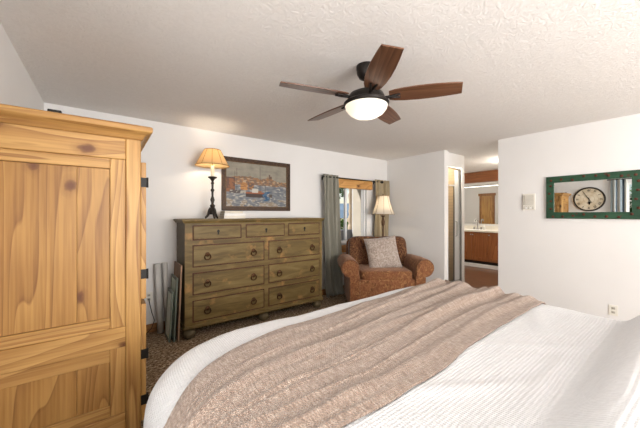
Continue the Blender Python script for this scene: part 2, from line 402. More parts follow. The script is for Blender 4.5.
# ------------------------------------------------------------------ dresser
a = NT('olive_distressed', .5, .3); v = a.coord(rnd=True)
st = a.noise(a.coord((1.2, 3, 7), rnd=True), 2.0, 5, .6, .8)
c = a.ramp(st, [(.3, (.085, .055, .017)), (.5, (.150, .100, .032)), (.7, (.21, .150, .055))])
wv = a.noise(v, 5.5, 5, .65)
c = a.mix(a.ramp(wv, [(.58, 0.0), (.70, .7)]), c, (.36, .19, .06))
a.color(c); a.bump(wv, .1, .004); M_OLIVE = a.m
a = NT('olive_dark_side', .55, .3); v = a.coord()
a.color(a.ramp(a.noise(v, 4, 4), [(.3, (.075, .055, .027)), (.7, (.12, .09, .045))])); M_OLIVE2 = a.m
M_LIP = plain('worn_red_edge', (.075, .024, .012), .6, 0, .3, 25)
dx0, dx1, dy0, dy1 = .669, 2.497, 3.26, 3.715
ds = thing('dresser', 'wide olive green distressed dresser with nine drawers under the painting', 'dresser')
fz = .125
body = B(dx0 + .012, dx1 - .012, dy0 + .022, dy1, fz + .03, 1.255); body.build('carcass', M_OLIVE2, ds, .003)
ff = MB()
cols = [(.75, 1.59), (1.643, 2.447)]; tops = [(.75, 1.294), (1.346, 1.879), (1.929, 2.447)]
rowz = [(.764, 1.006), (.466, .708), (.175, .411)]; tz = (1.054, 1.218)
ff.box(dx0 + .006, .75, dy0, dy0 + .03, fz, 1.25); ff.box(2.447, dx1 - .006, dy0, dy0 + .03, fz, 1.25)
for z0, z1 in ((fz, .175), (.411, .466), (.708, .764), (1.006, 1.054), (1.218, 1.25)): ff.box(.75, 2.447, dy0, dy0 + .03, z0, z1)
for z0, z1 in ((.175, .411), (.466, .708), (.764, 1.006)): ff.box(1.59, 1.643, dy0, dy0 + .03, z0, z1)
ff.box(1.294, 1.346, dy0, dy0 + .03, *tz); ff.box(1.879, 1.929, dy0, dy0 + .03, *tz)
ff.build('face_frame', M_OLIVE, ds)
tp = MB(); rows = []
for d0, z in ((-.005, 1.238), (.004, 1.240), (.010, 1.252), (.014, 1.260), (.020, 1.262), (.024, 1.270), (.022, 1.281), (.018, 1.284)):
    rows.append([(dx0 - d0, dy0 - d0, z), (dx1 + d0, dy0 - d0, z), (dx1 + d0, dy1, z), (dx0 - d0, dy1, z)])
vs = [p for r in rows for p in r]; fs = [(0, 1, 2, 3), tuple(4 * (len(rows) - 1) + k for k in range(4))]
for i in range(len(rows) - 1):
    for k in range(4): fs.append((4 * i + k, 4 * i + (k + 1) % 4, 4 * i + 4 + (k + 1) % 4, 4 * i + 4 + k))
tp.add(vs, fs).build('top', M_OLIVE, ds)
mp = B(dx0 - .008, dx1 + .008, dy0 - .010, dy1, fz - .012, fz + .022); mp.build('base_moulding', M_OLIVE, ds, .008, 3)
for x, y in ((dx0 + .06, dy0 + .055), (1.6, dy0 + .055), (dx1 - .06, dy0 + .055), (dx0 + .06, dy1 - .065), (dx1 - .06, dy1 - .065)):
    MB().lathe([(.03, 0), (.052, .012), (.066, .04), (.068, .06), (.058, .088), (.036, .104), (.03, .113)], (x, y, 0), 20).build('bun_foot', M_OLIVE2, ds)
M_BRASS = plain('aged_brass', (.075, .035, .014), .45, .6, .25)
def drawer(x0, x1, z0, z1, pulls):
    d = B(x0 + .012, x1 - .012, dy0 - .004, dy0 + .02, z0 + .012, z1 - .012).build('drawer', M_OLIVE, ds, .004)
    B(x0 + .001, x1 - .001, dy0 + .001, dy0 + .018, z0 + .001, z1 - .001).build('edge_lip', M_LIP, d)
    zc = (z0 + z1) / 2
    if pulls == 'key':
        xc = (x0 + x1) / 2
        pol = [(-.009, -.026), (.009, -.026), (.006, -.006), (.013, .004), (.013, .018), (.006, .027), (-.006, .027), (-.013, .018), (-.013, .004), (-.006, -.006)]
        MB().prism(pol, lambda u, v, w: (xc + u, w, zc + v), dy0 - .009, dy0 - .004).build('keyhole_plate', M_BLACKIRON, d)
    else:
        for xc in pulls:
            k = MB().lathe([(.025, 0), (.025, .004), (.011, .008), (.010, .02), (.006, .023)], (xc, dy0 - .004, zc + .012), 16, Matrix.Rotation(PI / 2, 4, 'X'))
            k.tube([(xc + .032 * math.cos(t), dy0 - .016 - .004 * math.sin(t), zc - .014 + .032 * math.sin(t)) for t in [2 * PI * i / 20 for i in range(20)]], .007, 8, True)
            k.build('ring_pull', M_BRASS, d)
for x0, x1 in tops: drawer(x0, x1, *tz, 'key')
for z0, z1 in rowz:
    drawer(*cols[0], z0, z1, (.905, 1.444)); drawer(*cols[1], z0, z1, (1.797, 2.315))

# ------------------------------------------------------------------ things on and by the dresser
def shade_mat(name, c, tr):
    a = NT(name, .8, .1); a.color(c)
    t = a.n('BsdfTranslucent'); t.inputs[0].default_value = (*tr, 1)
    mx = a.n('MixShader'); mx.inputs[0].default_value = .5
    a.t.links.new(a.b.outputs[0], mx.inputs[1]); a.t.links.new(t.outputs[0], mx.inputs[2])
    a.t.links.new(mx.outputs[0], a.t.nodes['Material Output'].inputs[0]); return a.m
tl = thing('table_lamp', 'dark candlestick table lamp with lit amber shade on the dresser', 'lamp', (1.03, 3.5, 1.284))
for k in range(3):
    an = PI / 6 + k * 2 * PI / 3; ca, sa = math.cos(an), math.sin(an)
    MB().tube([(.018 * ca, .018 * sa, .13), (.035 * ca, .035 * sa, .10), (.045 * ca, .045 * sa, .06), (.062 * ca, .062 * sa, .03), (.078 * ca, .078 * sa, .014), (.085 * ca, .085 * sa, .0125)], [.016, .018, .017, .014, .013, .012], 10).build('claw_foot', M_IRON, tl)
MB().lathe([(.03, .05), (.04, .07), (.034, .10), (.022, .135), (.03, .15), (.03, .16), (.014, .175), (.018, .20), (.026, .225), (.018, .25), (.012, .27), (.013, .32), (.022, .335), (.022, .345), (.012, .36), (.013, .41), (.022, .425), (.012, .44), (.018, .46), (.03, .475), (.05, .487), (.053, .495), (.05, .50), (.02, .502)], n=20).build('stem', M_IRON, tl)
MB().lathe([(.019, .50), (.021, .51), (.021, .625), (.018, .63)], n=16).build('candle_tube', plain('ivory_candle', (.75, .68, .52), .5), tl)
def shade(prof, name, m, par, n=32):
    return MB().lathe(prof, n=n, cap=False).build(name, m, par, solid=.003, angle=60)
sh = shade([(.190, .630), (.180, .645), (.137, .730), (.100, .80), (.090, .818)], 'lamp_shade', shade_mat('amber_parchment', (.62, .48, .27), (.76, .59, .38)), tl)
hm2 = MB()
for k in range(10):
    an = 2 * PI * k / 10; pts = [(r * math.cos(an), r * math.sin(an), z) for r, z in ((.192, .631), (.182, .646), (.139, .731), (.102, .80), (.092, .819))]
    hm2.tube(pts, .0022, 6)
for r, z in ((.191, .631), (.091, .818)): hm2.tube([(r * math.cos(t), r * math.sin(t), z) for t in [2 * PI * i / 32 for i in range(32)]], .004, 6, True)
hm2.build('shade_trim', plain('amber_trim', (.30, .16, .045), .7), sh)
MB().tube([(0, 0, .815), (0, 0, .84)], [.006, .010], 10).tube([(-.09, 0, .812), (.09, 0, .812)], .0025, 6).tube([(0, 0, .63), (0, 0, .815)], .003, 6).build('finial', M_BRASS, tl)
light('table_lamp_bulb', 'POINT', (1.03, 3.5, 2.0), 4.5, (1, .84, .64), radius=.03)

M_BOOK = [plain('book_cover_cream', (.70, .66, .58), .55, 0, .04), plain('book_cover_white', (.74, .73, .70), .55, 0, .04), plain('book_cover_tan', (.62, .57, .48), .55, 0, .04)]
M_PAGES = plain('book_pages', (.52, .47, .38), .8, 0, .06, 60)
bz = 1.284
bl = ['bottom book of the white stack beside the table lamp', 'middle book of the white stack beside the table lamp', 'top book of the white stack beside the table lamp']
for k, (bx0, bx1, by0, by1, t) in enumerate(((1.135, 1.40, 3.40, 3.60, .034), (1.142, 1.408, 3.41, 3.60, .030), (1.15, 1.375, 3.42, 3.60, .028))):
    bk = thing('book', bl[k], 'book', ((bx0 + bx1) / 2, (by0 + by1) / 2, bz), 0, 'white books on the dresser')
    hx, hy = (bx1 - bx0) / 2, (by1 - by0) / 2
    B(-hx + .004, hx - .006, -hy + .004, hy - .006, .003, t - .003).build('pages', M_PAGES, bk)
    cv = B(-hx, hx, -hy, hy, 0, .003); cv.box(-hx, hx, -hy, hy, t - .003, t); cv.box(-hx, hx, -hy, -hy + .004, .003, t - .003)
    cv.build('cover', M_BOOK[k], bk, .001); bz += t

# painting of a harbour
px0, px1, pz0, pz1 = 1.215, 2.238, 1.385, 2.095
pt = thing('framed_painting', 'dark framed harbour painting hanging above the dresser', 'painting', ((px0 + px1) / 2, D, (pz0 + pz1) / 2))
pw, ph = px1 - px0, pz1 - pz0
fl = lambda u, v, d: (u, -d, v)
M_FR = plain('dark_carved_frame', (.055, .028, .014), .4, .1, .5, 40, .4)
mb = MB().ring(pw, ph, .05, 0, .022, fl).ring(pw, ph, .018, .022, .036, fl); mb.build('frame', M_FR, pt, .005, 3)
MB().ring(pw - .096, ph - .096, .012, .006, .02, fl).build('gilt_liner', plain('dull_gilt', (.10, .055, .022), .4, .3, .3, 40), pt, .002)
NU, NV = 170, 116
def paint(u, v):
    rn = random.random
    s = mnoise.noise(Vector((u * 9, v * 9, 0))); s2 = mnoise.noise(Vector((u * 19, v * 22, 5))); br_ = mnoise.noise(Vector((u * 16, v * 34, 9)))
    j = .95 + .1 * rn()
    hor = .50 + .02 * s
    hill = .60 + .07 * math.exp(-((u - .68) / .13) ** 2) + .10 * math.exp(-((u - .3) / .25) ** 2) + .03 * s2
    if abs(u - .695) < .012 and v < .78: hill = .78
    if abs(u - .715) < .02 and v < .73: hill = .73
    if abs(u - .665) < .012 and v < .72: hill = .72
    if v > hill:                                       # sky
        c = (.30 + .06 * s + .04 * s2, .275 + .05 * s + .04 * s2, .22 + .04 * s + .03 * s2)
    elif v > hor:                                      # hillside town
        c = (.33, .17, .08) if s2 > .05 else (.20, .13, .09)
        if br_ > .25: c = (.46, .33, .21)
        if v > .66: c = tuple(x * .75 for x in c)
    else:                                              # water
        f = v / .5
        c = (.19 + .12 * br_, .20 + .12 * br_, .215 + .10 * br_)
        if s2 + br_ > .50 - .15 * (1 - f): c = (.42, .40, .36)
        if f < .35 and s > .1: c = (.30, .24, .17) if br_ > -.1 else (.40, .37, .33)
    # quayside houses at left
    if u < .13 and .33 < v < .62: c = (.24, .10, .045) if s2 > -.1 else (.12, .06, .04)
    if u < .13 and .62 < v < .655: c = (.10, .06, .05)
    if .22 < u < .33 and .38 < v < .56 - .6 * abs(u - .275): c = (.48, .24, .08) if br_ > -.1 else (.28, .12, .05)
    if .34 < u < .43 and .40 < v < .56: c = (.32, .15, .06) if s2 > 0 else (.14, .09, .07)
    if .05 < u < .30 and .30 < v < .37: c = (.09, .075, .07) if s2 > -.1 else (.38, .35, .3)
    # boats
    if .30 < u < .62 and .215 + .10 * (u - .45) ** 2 * 6 < v < .335: c = (.055, .035, .03) if v < .30 else (.32, .10, .04)
    if .40 < u < .50 and .33 < v < .42: c = (.55, .52, .46)
    if .50 < u < .56 and .33 < v < .37: c = (.30, .12, .05)
    if abs(u - .635 - .03 * math.sin(v * 40)) < .04 and .14 < v < .36: c = (.03, .09, .18) if s2 > -.1 else (.09, .17, .27)
    if .69 < u < .74 and .22 < v < .30: c = (.09, .07, .06)
    # masts
    for mx, a0, a1 in ((.53, .33, .95), (.16, .36, .86), (.13, .36, .80), (.62, .34, .62)):
        if abs(u - mx) < .0035 and a0 < v < a1: c = (.09, .06, .045)
    return tuple(max(0, x * j * .82) for x in c)
me = bpy.data.meshes.new('canvas'); vs = []; fs = []
cw, chh = pw - .112, ph - .112
for i in range(NU + 1):
    for k in range(NV + 1): vs.append((-cw / 2 + cw * i / NU, -.012, -chh / 2 + chh * k / NV))
for i in range(NU):
    for k in range(NV): fs.append((i * (NV + 1) + k, (i + 1) * (NV + 1) + k, (i + 1) * (NV + 1) + k + 1, i * (NV + 1) + k + 1))
me.from_pydata(vs, [], fs); ca = me.color_attributes.new('paint', 'FLOAT_COLOR', 'CORNER')
vals = []
for i in range(NU):
    for k in range(NV): vals += [*paint((i + .5) / NU, (k + .5) / NV), 1.0] * 4
ca.data.foreach_set('color', vals)
a = NT('oil_paint', .5, .3); at = a.n('Attribute', attribute_name='paint'); a.color(at.outputs['Color'])
a.bump(a.noise(a.coord((1, 1, 1)), 70, 3), .3, .003)
cv = bpy.data.objects.new('canvas', me); COL.objects.link(cv); me.materials.append(a.m); cv.parent = pt

# rolls of grey sheet and boards leaning beside the dresser
M_ROLL = plain('grey_plastic_sheet', (.55, .53, .50), .3, 0, .12, 6)
for k, (x0, y0, x1, y1, hgt, r, lab) in enumerate(((.505, 3.655, .475, 3.69, .775, .034, 'left one of two grey rolls leaning on the wall by the dresser'), (.58, 3.66, .55, 3.695, .78, .030, 'right one of two grey rolls leaning on the wall by the dresser'))):
    rl = thing('rolled_sheet', lab, 'roll', (x0, y0, 0), 0, 'grey rolls beside the dresser')
    d = Vector((x1 - x0, y1 - y0, hgt)); Q = d.to_track_quat('Z', 'Y').to_matrix().to_4x4(); L = d.length
    def rollf(u, v, r=r, Q=Q, L=L):
        an = u * 2 * PI * 2.3; rr = r * (1 - .22 * u)
        return Q @ Vector((rr * math.cos(an), rr * math.sin(an), v * L)) + Vector((0, 0, .004))
    MB().grid(rollf, 64, 2).build('sheet', M_ROLL, rl, solid=.0012)
def board(name, label, xb, y0, y1, hgt, thick, m, inner=None, top=.660):
    t = thing(name, label, 'frame', (xb, (y0 + y1) / 2, 0), 0, 'boards leaning on the side of the dresser')
    ang = math.asin(min(.5, (top - xb) / hgt))
    R = Matrix.Rotation(ang, 4, 'Y'); hw_ = (y1 - y0) / 2
    f = lambda u, v, d: R @ Vector((d, u, v + hgt / 2))
    MB().ring(y1 - y0, hgt, .028, -thick, 0, f).build('frame', m, t, .002)
    B(-thick * .75, -.002, -hw_ + .026, hw_ - .026, .026, hgt - .026, R).build('panel', inner or m, t)
M_BRN = plain('brown_board', (.26, .16, .10), .6, 0, .2)
M_GRN2 = plain('dark_green_edge', (.13, .15, .12), .5, 0, .1)
M_GRN = plain('green_glass_board', (.52, .60, .50), .5, 0, .12)
board('leaning_frame', 'tallest brown framed board leaning against the side of the dresser', .625, 3.275, 3.62, .80, .016, M_BRN, top=.655)
board('leaning_frame', 'middle sized green tinted frame leaning beside the dresser', .588, 3.30, 3.60, .665, .016, M_GRN2, M_GRN, .62)
board('leaning_frame', 'shortest pale green frame at the front of the leaning boards', .55, 3.32, 3.58, .52, .016, M_GRN2, plain('pale_green_panel', (.60, .66, .58), .5, 0, .1), .58)

def outlet(label, loc, rotz):
    t = thing('wall_outlet', label, 'outlet', loc, rotz)
    B(-.037, .037, -.006, 0, -.058, .058).build('cover_plate', M_PLASTIC, t, .003)
    for z in (-.022, .022):
        s = MB().super((0, -.006, z), (.016, .003, .014), .4, .6, 16).build('socket', M_PLASTIC2, t)
        B(-.007, -.004, -.0095, -.008, z - .005, z + .006).box(.004, .007, -.0095, -.008, z - .005, z + .006).build('slot', M_DARK, s)
    return t
outlet('ivory outlet low on the wall behind the armoire', (.40, D, .40), 0)
outlet('ivory outlet on the right wall just above the white bed', (XR, .575, .275), -PI / 2)
tag(MB().tube([(.40, D - .022, .38), (.40, D - .05, .36), (.42, D - .06, .25), (.45, D - .05, .14), (.42, D - .06, .06), (.36, D - .07, .008), (.26, D - .09, .006)], .004, 6).build('power_cord', M_BLACKIRON), 'thin black power cord hanging from the outlet behind the armoire', 'cord')

# ------------------------------------------------------------------ curtains, rod, valance
def curtain_fab(name, c, shn=.4):
    a = NT(name, .5, .3); v = a.coord((40, 40, 3)); a.color(a.ramp(a.noise(v, 3, 3), [(.3, tuple(x * .9 for x in c)), (.7, tuple(x * 1.08 for x in c))]))
    a.b.inputs['Sheen Weight'].default_value = shn
    t = a.n('BsdfTranslucent'); t.inputs[0].default_value = (*c, 1)
    mx = a.n('MixShader'); mx.inputs[0].default_value = .25
    a.t.links.new(a.b.outputs[0], mx.inputs[1]); a.t.links.new(t.outputs[0], mx.inputs[2])
    a.t.links.new(mx.outputs[0], a.t.nodes['Material Output'].inputs[0]); return a.m
M_CURT = curtain_fab('sage_satin', (.29, .275, .22))
M_CURT_WARM = curtain_fab('sage_satin_warm_lit', (.38, .30, .18))  # same satin; warm lamp and window backlight are put into this colour
def curtain(name, label, xa, xb, xa2, xb2, y, zt, zb, folds, amp, m, seed):
    def fn(u, v):
        z = zt + (zb - zt) * v
        k = v ** 1.5
        x0 = xa + (xa2 - xa) * k; x1 = xb + (xb2 - xb) * k
        w = .55 + .45 * math.sin(2 * PI * (u * folds + .15 * math.sin(3 * v + seed)))
        yy = y - amp * (.8 + .5 * v) * (w - .5) * 2 - .01 * math.sin(9 * v + u * 7)
        if v > .93: yy -= .05 * (v - .93) / .07 * (1 + .3 * math.sin(20 * u))
        return (x0 + (x1 - x0) * u + .012 * math.sin(2 * PI * u * folds * .5 + 4 * v), yy, z)
    return tag(MB().grid(fn, folds * 14, 40).build(name, m, solid=.004, angle=80), label, 'curtain', 'curtains at the back window')
curtain('curtain', 'long grey green satin curtain hanging left of the back window', 2.80, 3.12, 2.84, 3.22, D - .11, 1.985, .012, 4, .030, M_CURT, 0)
curtain('curtain', 'satin curtain tinted as if lamplit hanging right of the window behind the floor lamp', 4.02, 4.42, 4.02, 4.44, D - .10, 1.985, .012, 4, .030, M_CURT_WARM, 2)
rd = thing('curtain_rod', 'thin black curtain rod with ball ends above the back window', 'curtain rod', (3.5, D, 1.945))
MB().tube([(-.66, -.112, 0), (.70, -.112, 0)], .010, 10).build('rod', M_BLACKIRON, rd)
for x in (-.68, .72): MB().super((x, -.112, 0), (.030, .026, .026), 1, 1, 16).build('finial', M_BLACKIRON, rd)
for x in (-.63, .60): B(x - .008, x + .008, -.115, 0, -.008, .008).box(x - .012, x + .012, -.006, 0, -.04, .03).build('bracket', M_BLACKIRON, rd, .002)
va = B(3.02, 4.0, D - .075, D, 1.79, 1.955).build('window_valance', wood('valance_wood', 0, (.34, .15, .04), (.54, .27, .08), (.66, .37, .13), .2), bevel=.005)
tag(va, 'honey wood valance board over the top of the back window', 'valance')
vb = va

# ------------------------------------------------------------------ armchair
a = NT('rust_jacquard', .75, .2); v = a.coord()
vo = a.n('TexVoronoi', Scale=15.0, feature='SMOOTH_F1'); a.t.links.new(v, vo.inputs['Vector'])
pz = a.noise(v, 15, 4, .6, 2.5)
c = a.ramp(pz, [(.38, (.105, .038, .014)), (.52, (.205, .086, .032)), (.64, (.32, .165, .068))])
a.color(a.mix(a.ramp(vo.outputs['Distance'], [(.2, 0.0), (.6, .5)]), c, (.20, .07, .03)))
a.b.inputs['Sheen Weight'].default_value = .22; a.b.inputs['Sheen Tint'].default_value = (1, .75, .6, 1)
a.bump(pz, .25, .006); M_RUST = a.m
a = NT('rust_jacquard_cushion', .8, .15); v = a.coord(); pz = a.noise(v, 16, 4, .6, 3)
a.color(a.ramp(pz, [(.36, (.045, .016, .008)), (.5, (.105, .040, .017)), (.62, (.21, .10, .042))])); a.bump(pz, .3, .008)
a.b.inputs['Sheen Weight'].default_value = .3; M_RUST2 = a.m
ch = thing('armchair', 'wide rust brown rolled arm armchair in the far corner', 'armchair', (3.350, 2.915, 0), math.radians(-36)); ch.scale = (.96, 1, 1)
MB().super((0, .02, .25), (.47, .40, .20), .18, .18, 40).build('base', M_RUST, ch)
MB().super((0, -.37, .275), (.46, .055, .17), .35, .3, 32).build('front_rail', M_RUST, ch)
MB().super((0, -.06, .475), (.385, .36, .085), .35, .22, 48).build('seat_cushion', M_RUST, ch)
def arm(s):
    R = .122; cxx, czz = .535, .60
    pol = [(.395, .06), (.395, .46)]
    for k in range(25):
        t = math.radians(205 - k * 12.5)
        pol.append((cxx + R * math.cos(t) * 1.08, czz + R * math.sin(t)))
    pol += [(.545, .47), (.54, .06)]
    ys = [(-.44, .93), (-.432, .985), (-.41, 1.0), (-.15, 1.0), (.15, .98), (.38, .95), (.40, .88)]
    vs = []; fs = []; n = len(pol)
    cu, cv_ = .50, .42
    for y, sc in ys:
        e = 1 if y < -.3 else 1
        for u, w in pol: vs.append((s * (cu + (u - cu) * sc), y + (.0), .06 + (w - .06) * (sc if y > 0 else 1) if y > -.4 else cv_ + (w - cv_) * sc))
    for i in range(len(ys) - 1):
        for k in range(n): fs.append((i * n + k, i * n + (k + 1) % n, (i + 1) * n + (k + 1) % n, (i + 1) * n + k))
    fs += [tuple(range(n)), tuple((len(ys) - 1) * n + k for k in range(n))]
    return MB().add(vs, fs)
for s in (-1, 1):
    ao = arm(s).build('arm', M_RUST, ch, angle=50)
    MB().tube([(s * (.535 + .112 * 1.08 * math.cos(t)), -.436, .60 + .112 * math.sin(t)) for t in [math.radians(200 - 12 * k) for k in range(24)]], .006, 6).build('piping', M_RUST2, ao)
Rb = Matrix.Rotation(math.radians(-11), 4, 'X')
MB().super((0, .37, .56), (.50, .10, .40), .25, .3, 40, Rb).build('back', M_RUST, ch)
for s in (-1, 1): MB().super((s * .235, .235, .745), (.245, .10, .24), .45, .38, 32, Matrix.Rotation(math.radians(-14), 4, 'X')).build('back_cushion', M_RUST2, ch)
for sx in (-.44, .44):
    for sy in (-.34, .34): MB().lathe([(.022, 0), (.03, .03), (.034, .07)], (sx, sy, 0), 12).build('foot', M_BLACKIRON, ch)

def pillow(name, label, loc, rot, w, h, T, m, cat='pillow'):
    mb = MB()
    for sg in (-1, 1):
        def fn(u, v, sg=sg):
            a_, b_ = 2 * u - 1, 2 * v - 1
            t = T * max(0, (1 - a_ ** 4) * (1 - b_ ** 4)) ** .55
            return (a_ * w / 2 * (1 - .07 * (1 - b_ * b_)), sg * t + .004 * fbm(a_ * 3, b_ * 3, sg), b_ * h / 2 * (1 - .07 * (1 - a_ * a_)))
        mb.grid(fn, 28, 28)
    o = mb.build(name, m, angle=80); o.location = loc; o.rotation_euler = rot
    return tag(o, label, cat)
a = NT('taupe_damask', .7, .25); v = a.coord(); pz = a.noise(v, 26, 3, .6, 2)
a.color(a.ramp(pz, [(.42, (.27, .21, .175)), (.58, (.44, .37, .32))])); a.b.inputs['Sheen Weight'].default_value = .4; M_TAUPE = a.m
pillow('throw_pillow', 'square taupe damask pillow leaning in the rust armchair', (3.325, 2.855, .755), (math.radians(-22), math.radians(-7), math.radians(-36)), .49, .51, .08, M_TAUPE)

# ------------------------------------------------------------------ floor lamp
lp = thing('floor_lamp', 'floor lamp with white bell shade behind the armchair', 'lamp', (4.03, 3.45, 0))
M_POLE = plain('turned_brown_pole', (.10, .05, .025), .35, .3, .2)
MB().lathe([(.14, 0), (.14, .018), (.06, .035), (.03, .05), (.016, .08), (.016, .80), (.028, .82), (.03, .86), (.016, .89), (.016, 1.12), (.030, 1.15), (.036, 1.20), (.022, 1.25), (.014, 1.28), (.036, 1.30), (.036, 1.31), (.012, 1.325), (.012, 1.45)], n=20).build('pole', M_POLE, lp)
shm = shade_mat('white_linen_shade', (.76, .72, .65), (.86, .80, .70))
prof = [(.200, 1.335), (.192, 1.345), (.168, 1.41), (.140, 1.49), (.118, 1.57), (.104, 1.645), (.102, 1.665)]
sh = shade(prof, 'lamp_shade', shm, lp)
t_ = MB()
for r, z in ((.203, 1.336), (.104, 1.664)): t_.tube([(r * math.cos(t), r * math.sin(t), z) for t in [2 * PI * i / 32 for i in range(32)]], .005, 6, True)
for k in range(8):
    an = 2 * PI * k / 8; t_.tube([((r + .003) * math.cos(an), (r + .003) * math.sin(an), z) for r, z in prof], .003, 6)
t_.build('shade_trim', plain('tan_trim', (.38, .28, .18), .7), sh)
MB().tube([(-.10, 0, 1.655), (.10, 0, 1.655)], .003, 6).tube([(0, 0, 1.44), (0, 0, 1.70)], [.004, .008], 8).build('finial', M_POLE, lp)
light('floor_lamp_bulb', 'POINT', (4.03, 3.45, 1.50), 3.2, (1, .87, .68), radius=.03)

# ------------------------------------------------------------------ ceiling fan
FX, FY = 1.50, 1.44
M_FANIRON = plain('fan_dark_bronze', (.022, .018, .016), .4, .6)
fan = thing('ceiling_fan', 'five bladed walnut ceiling fan with dark housing and lit bowl', 'ceiling fan', (FX, FY, 0))
MB().lathe([(.022, 2.30), (.05, 2.315), (.066, 2.345), (.070, 2.38), (.070, 2.40)], n=24).build('canopy', M_FANIRON, fan)
MB().lathe([(.013, 2.16), (.013, 2.31)], n=12).build('downrod', M_FANIRON, fan)
MB().lathe([(.150, 2.112), (.160, 2.118), (.162, 2.132), (.150, 2.142), (.138, 2.147), (.132, 2.17), (.12, 2.195), (.09, 2.21), (.045, 2.22), (.03, 2.235), (.02, 2.24)], n=40).build('motor_housing', M_FANIRON, fan)
M_BOWL = shade_mat('frosted_bowl', (.85, .82, .76), (.90, .85, .76))
MB().lathe([(.004, 2.028), (.05, 2.031), (.09, 2.042), (.122, 2.062), (.144, 2.09), (.151, 2.113)], n=40, cap=False).build('light_bowl', M_BOWL, fan, angle=70)
BA = [math.radians(x) for x in (0, 72, 144, 216, 288)]
FAN0 = 0.0
blade_me = None
bl_out = [(.160, .048), (.20, .062), (.27, .072), (.36, .077), (.46, .075), (.55, .068), (.637, .058)]
for k, b_ in enumerate(BA):
    # blade angle measured from the viewing direction, clockwise seen from above
    phi = math.radians(19.6) + b_
    z0 = 2.174
    if blade_me is None:
        vs = []; n = len(bl_out); T = .0045
        poly = [(x, y * 1.0) for x, y in bl_out] + [(x - (.014 if x > .6 else 0), -y * .95) for x, y in reversed(bl_out)]
        Rp = Matrix.Rotation(math.radians(-13), 4, 'X')
        bo = MB().prism(poly, lambda u, v, w: Rp @ Vector((u, v, w)), -T, T).build('blade', M_BLADE[0], fan, .002)
        im = MB()
        im.tube([(.11, 0, -.014), (.15, 0, -.012), (.19, .012, -.010), (.235, .02, -.012)], [.012, .011, .009, .007], 8)
        im.tube([(.15, 0, -.012), (.19, -.012, -.010), (.235, -.02, -.006)], [.011, .009, .007], 8)
        im.build('blade_bracket', M_FANIRON, bo)
        blade_me = bo
        br0 = bo.children[0]
    else:
        bo = blade_me.copy(); COL.objects.link(bo); bo.parent = fan
        bb = br0.copy(); COL.objects.link(bb); bb.parent = bo
    bo.location = (0, 0, z0); bo.rotation_euler = (0, 0, phi)
light('ceiling_fan_bulb', 'POINT', (FX, FY, 2.085), 1.3, (1, .92, .80), radius=.03)

# ------------------------------------------------------------------ right wall: mirror, intercom
ry = lambda yc, zc: (lambda u, v, d: (XR - d, yc - u, zc + v))
my0, my1, mz0, mz1 = .355, 1.172, 1.284, 1.806
a = NT('green_rustic_paint', .55, .3); v = a.coord()
vo = a.n('TexVoronoi', Scale=11.0, Randomness=.9); a.t.links.new(v, vo.inputs['Vector'])
dd = a.math('ADD', vo.outputs['Distance'], a.math('MULTIPLY', a.noise(v, 30, 3), .25))
gr = a.ramp(a.noise(a.coord((3, 1, 8)), 4, 4), [(.3, (.012, .042, .022)), (.7, (.026, .078, .040))])
a.color(a.mix(a.ramp(dd, [(.22, 1.0), (.30, 0.0)]), gr, (.075, .028, .016))); a.bump(dd, .3, .006); M_GREEN = a.m
mi = thing('wall_mirror', 'wide mirror in a rustic green frame with red brown studs', 'mirror', (XR, (my0 + my1) / 2, (mz0 + mz1) / 2))
mw, mh = my1 - my0, mz1 - mz0
f_ = lambda u, v, d: (-d, -u, v)
MB().ring(mw, mh, .078, 0, .03, f_).build('frame', M_GREEN, mi, .004)
a = NT('mirror_glass', .0, .5); a.color((.86, .88, .87)); a.b.inputs['Metallic'].default_value = 1
M_MIRR = a.m
B(-.014, -.008, -mw / 2 + .07, mw / 2 - .07, -mh / 2 + .07, mh / 2 - .07).build('mirror_glass', M_MIRR, mi)
st = plain('rusty_stud', (.085, .028, .016), .6, .3, .3, 50)
rnd = random.Random(4)
pts = []
for k in range(8): pts.append((-mw / 2 + .05 + k * (mw - .1) / 7, mh / 2 - .039 + rnd.uniform(-.02, .02))); pts.append((-mw / 2 + .07 + k * (mw - .1) / 7.5, -mh / 2 + .039 + rnd.uniform(-.02, .02)))
for k in range(4): pts.append((-mw / 2 + .039 + rnd.uniform(-.015, .015), -mh / 2 + .12 + k * .095)); pts.append((mw / 2 - .039 + rnd.uniform(-.015, .015), -mh / 2 + .12 + k * .095))
for u, v in pts: MB().lathe([(.015, 0), (.014, .004), (.007, .008), (.001, .009)], (-.03, -u, v), 10, Matrix.Rotation(-PI / 2, 4, 'Y')).build('stud', st, mi)

ic = thing('intercom_panel', 'ivory wall intercom panel left of the green mirror', 'intercom', (XR, 1.361, 1.50))
B(-.018, 0, -.072, .072, -.108, .108).build('case', M_PLASTIC, ic, .006)
B(-.020, -.018, -.056, .030, -.045, .09).build('speaker_grille', M_PLASTIC2, ic)
for k in range(9): B(-.023, -.019, -.056, .030, -.042 + k * .0155, -.034 + k * .0155).build('slat', M_PLASTIC, ic)
B(-.021, -.018, .037, .062, -.04, .085).build('side_strip', M_PLASTIC2, ic)
for k in range(5): B(-.022, -.018, -.055 + k * .024, -.037 + k * .024, -.092, -.072).build('button', M_WHITE if k % 2 else M_PLASTIC2, ic, .002)
for k in range(5): B(-.020, -.018, -.053 + k * .024, -.039 + k * .024, -.064, -.058).build('button_legend', M_PLASTIC2, ic)

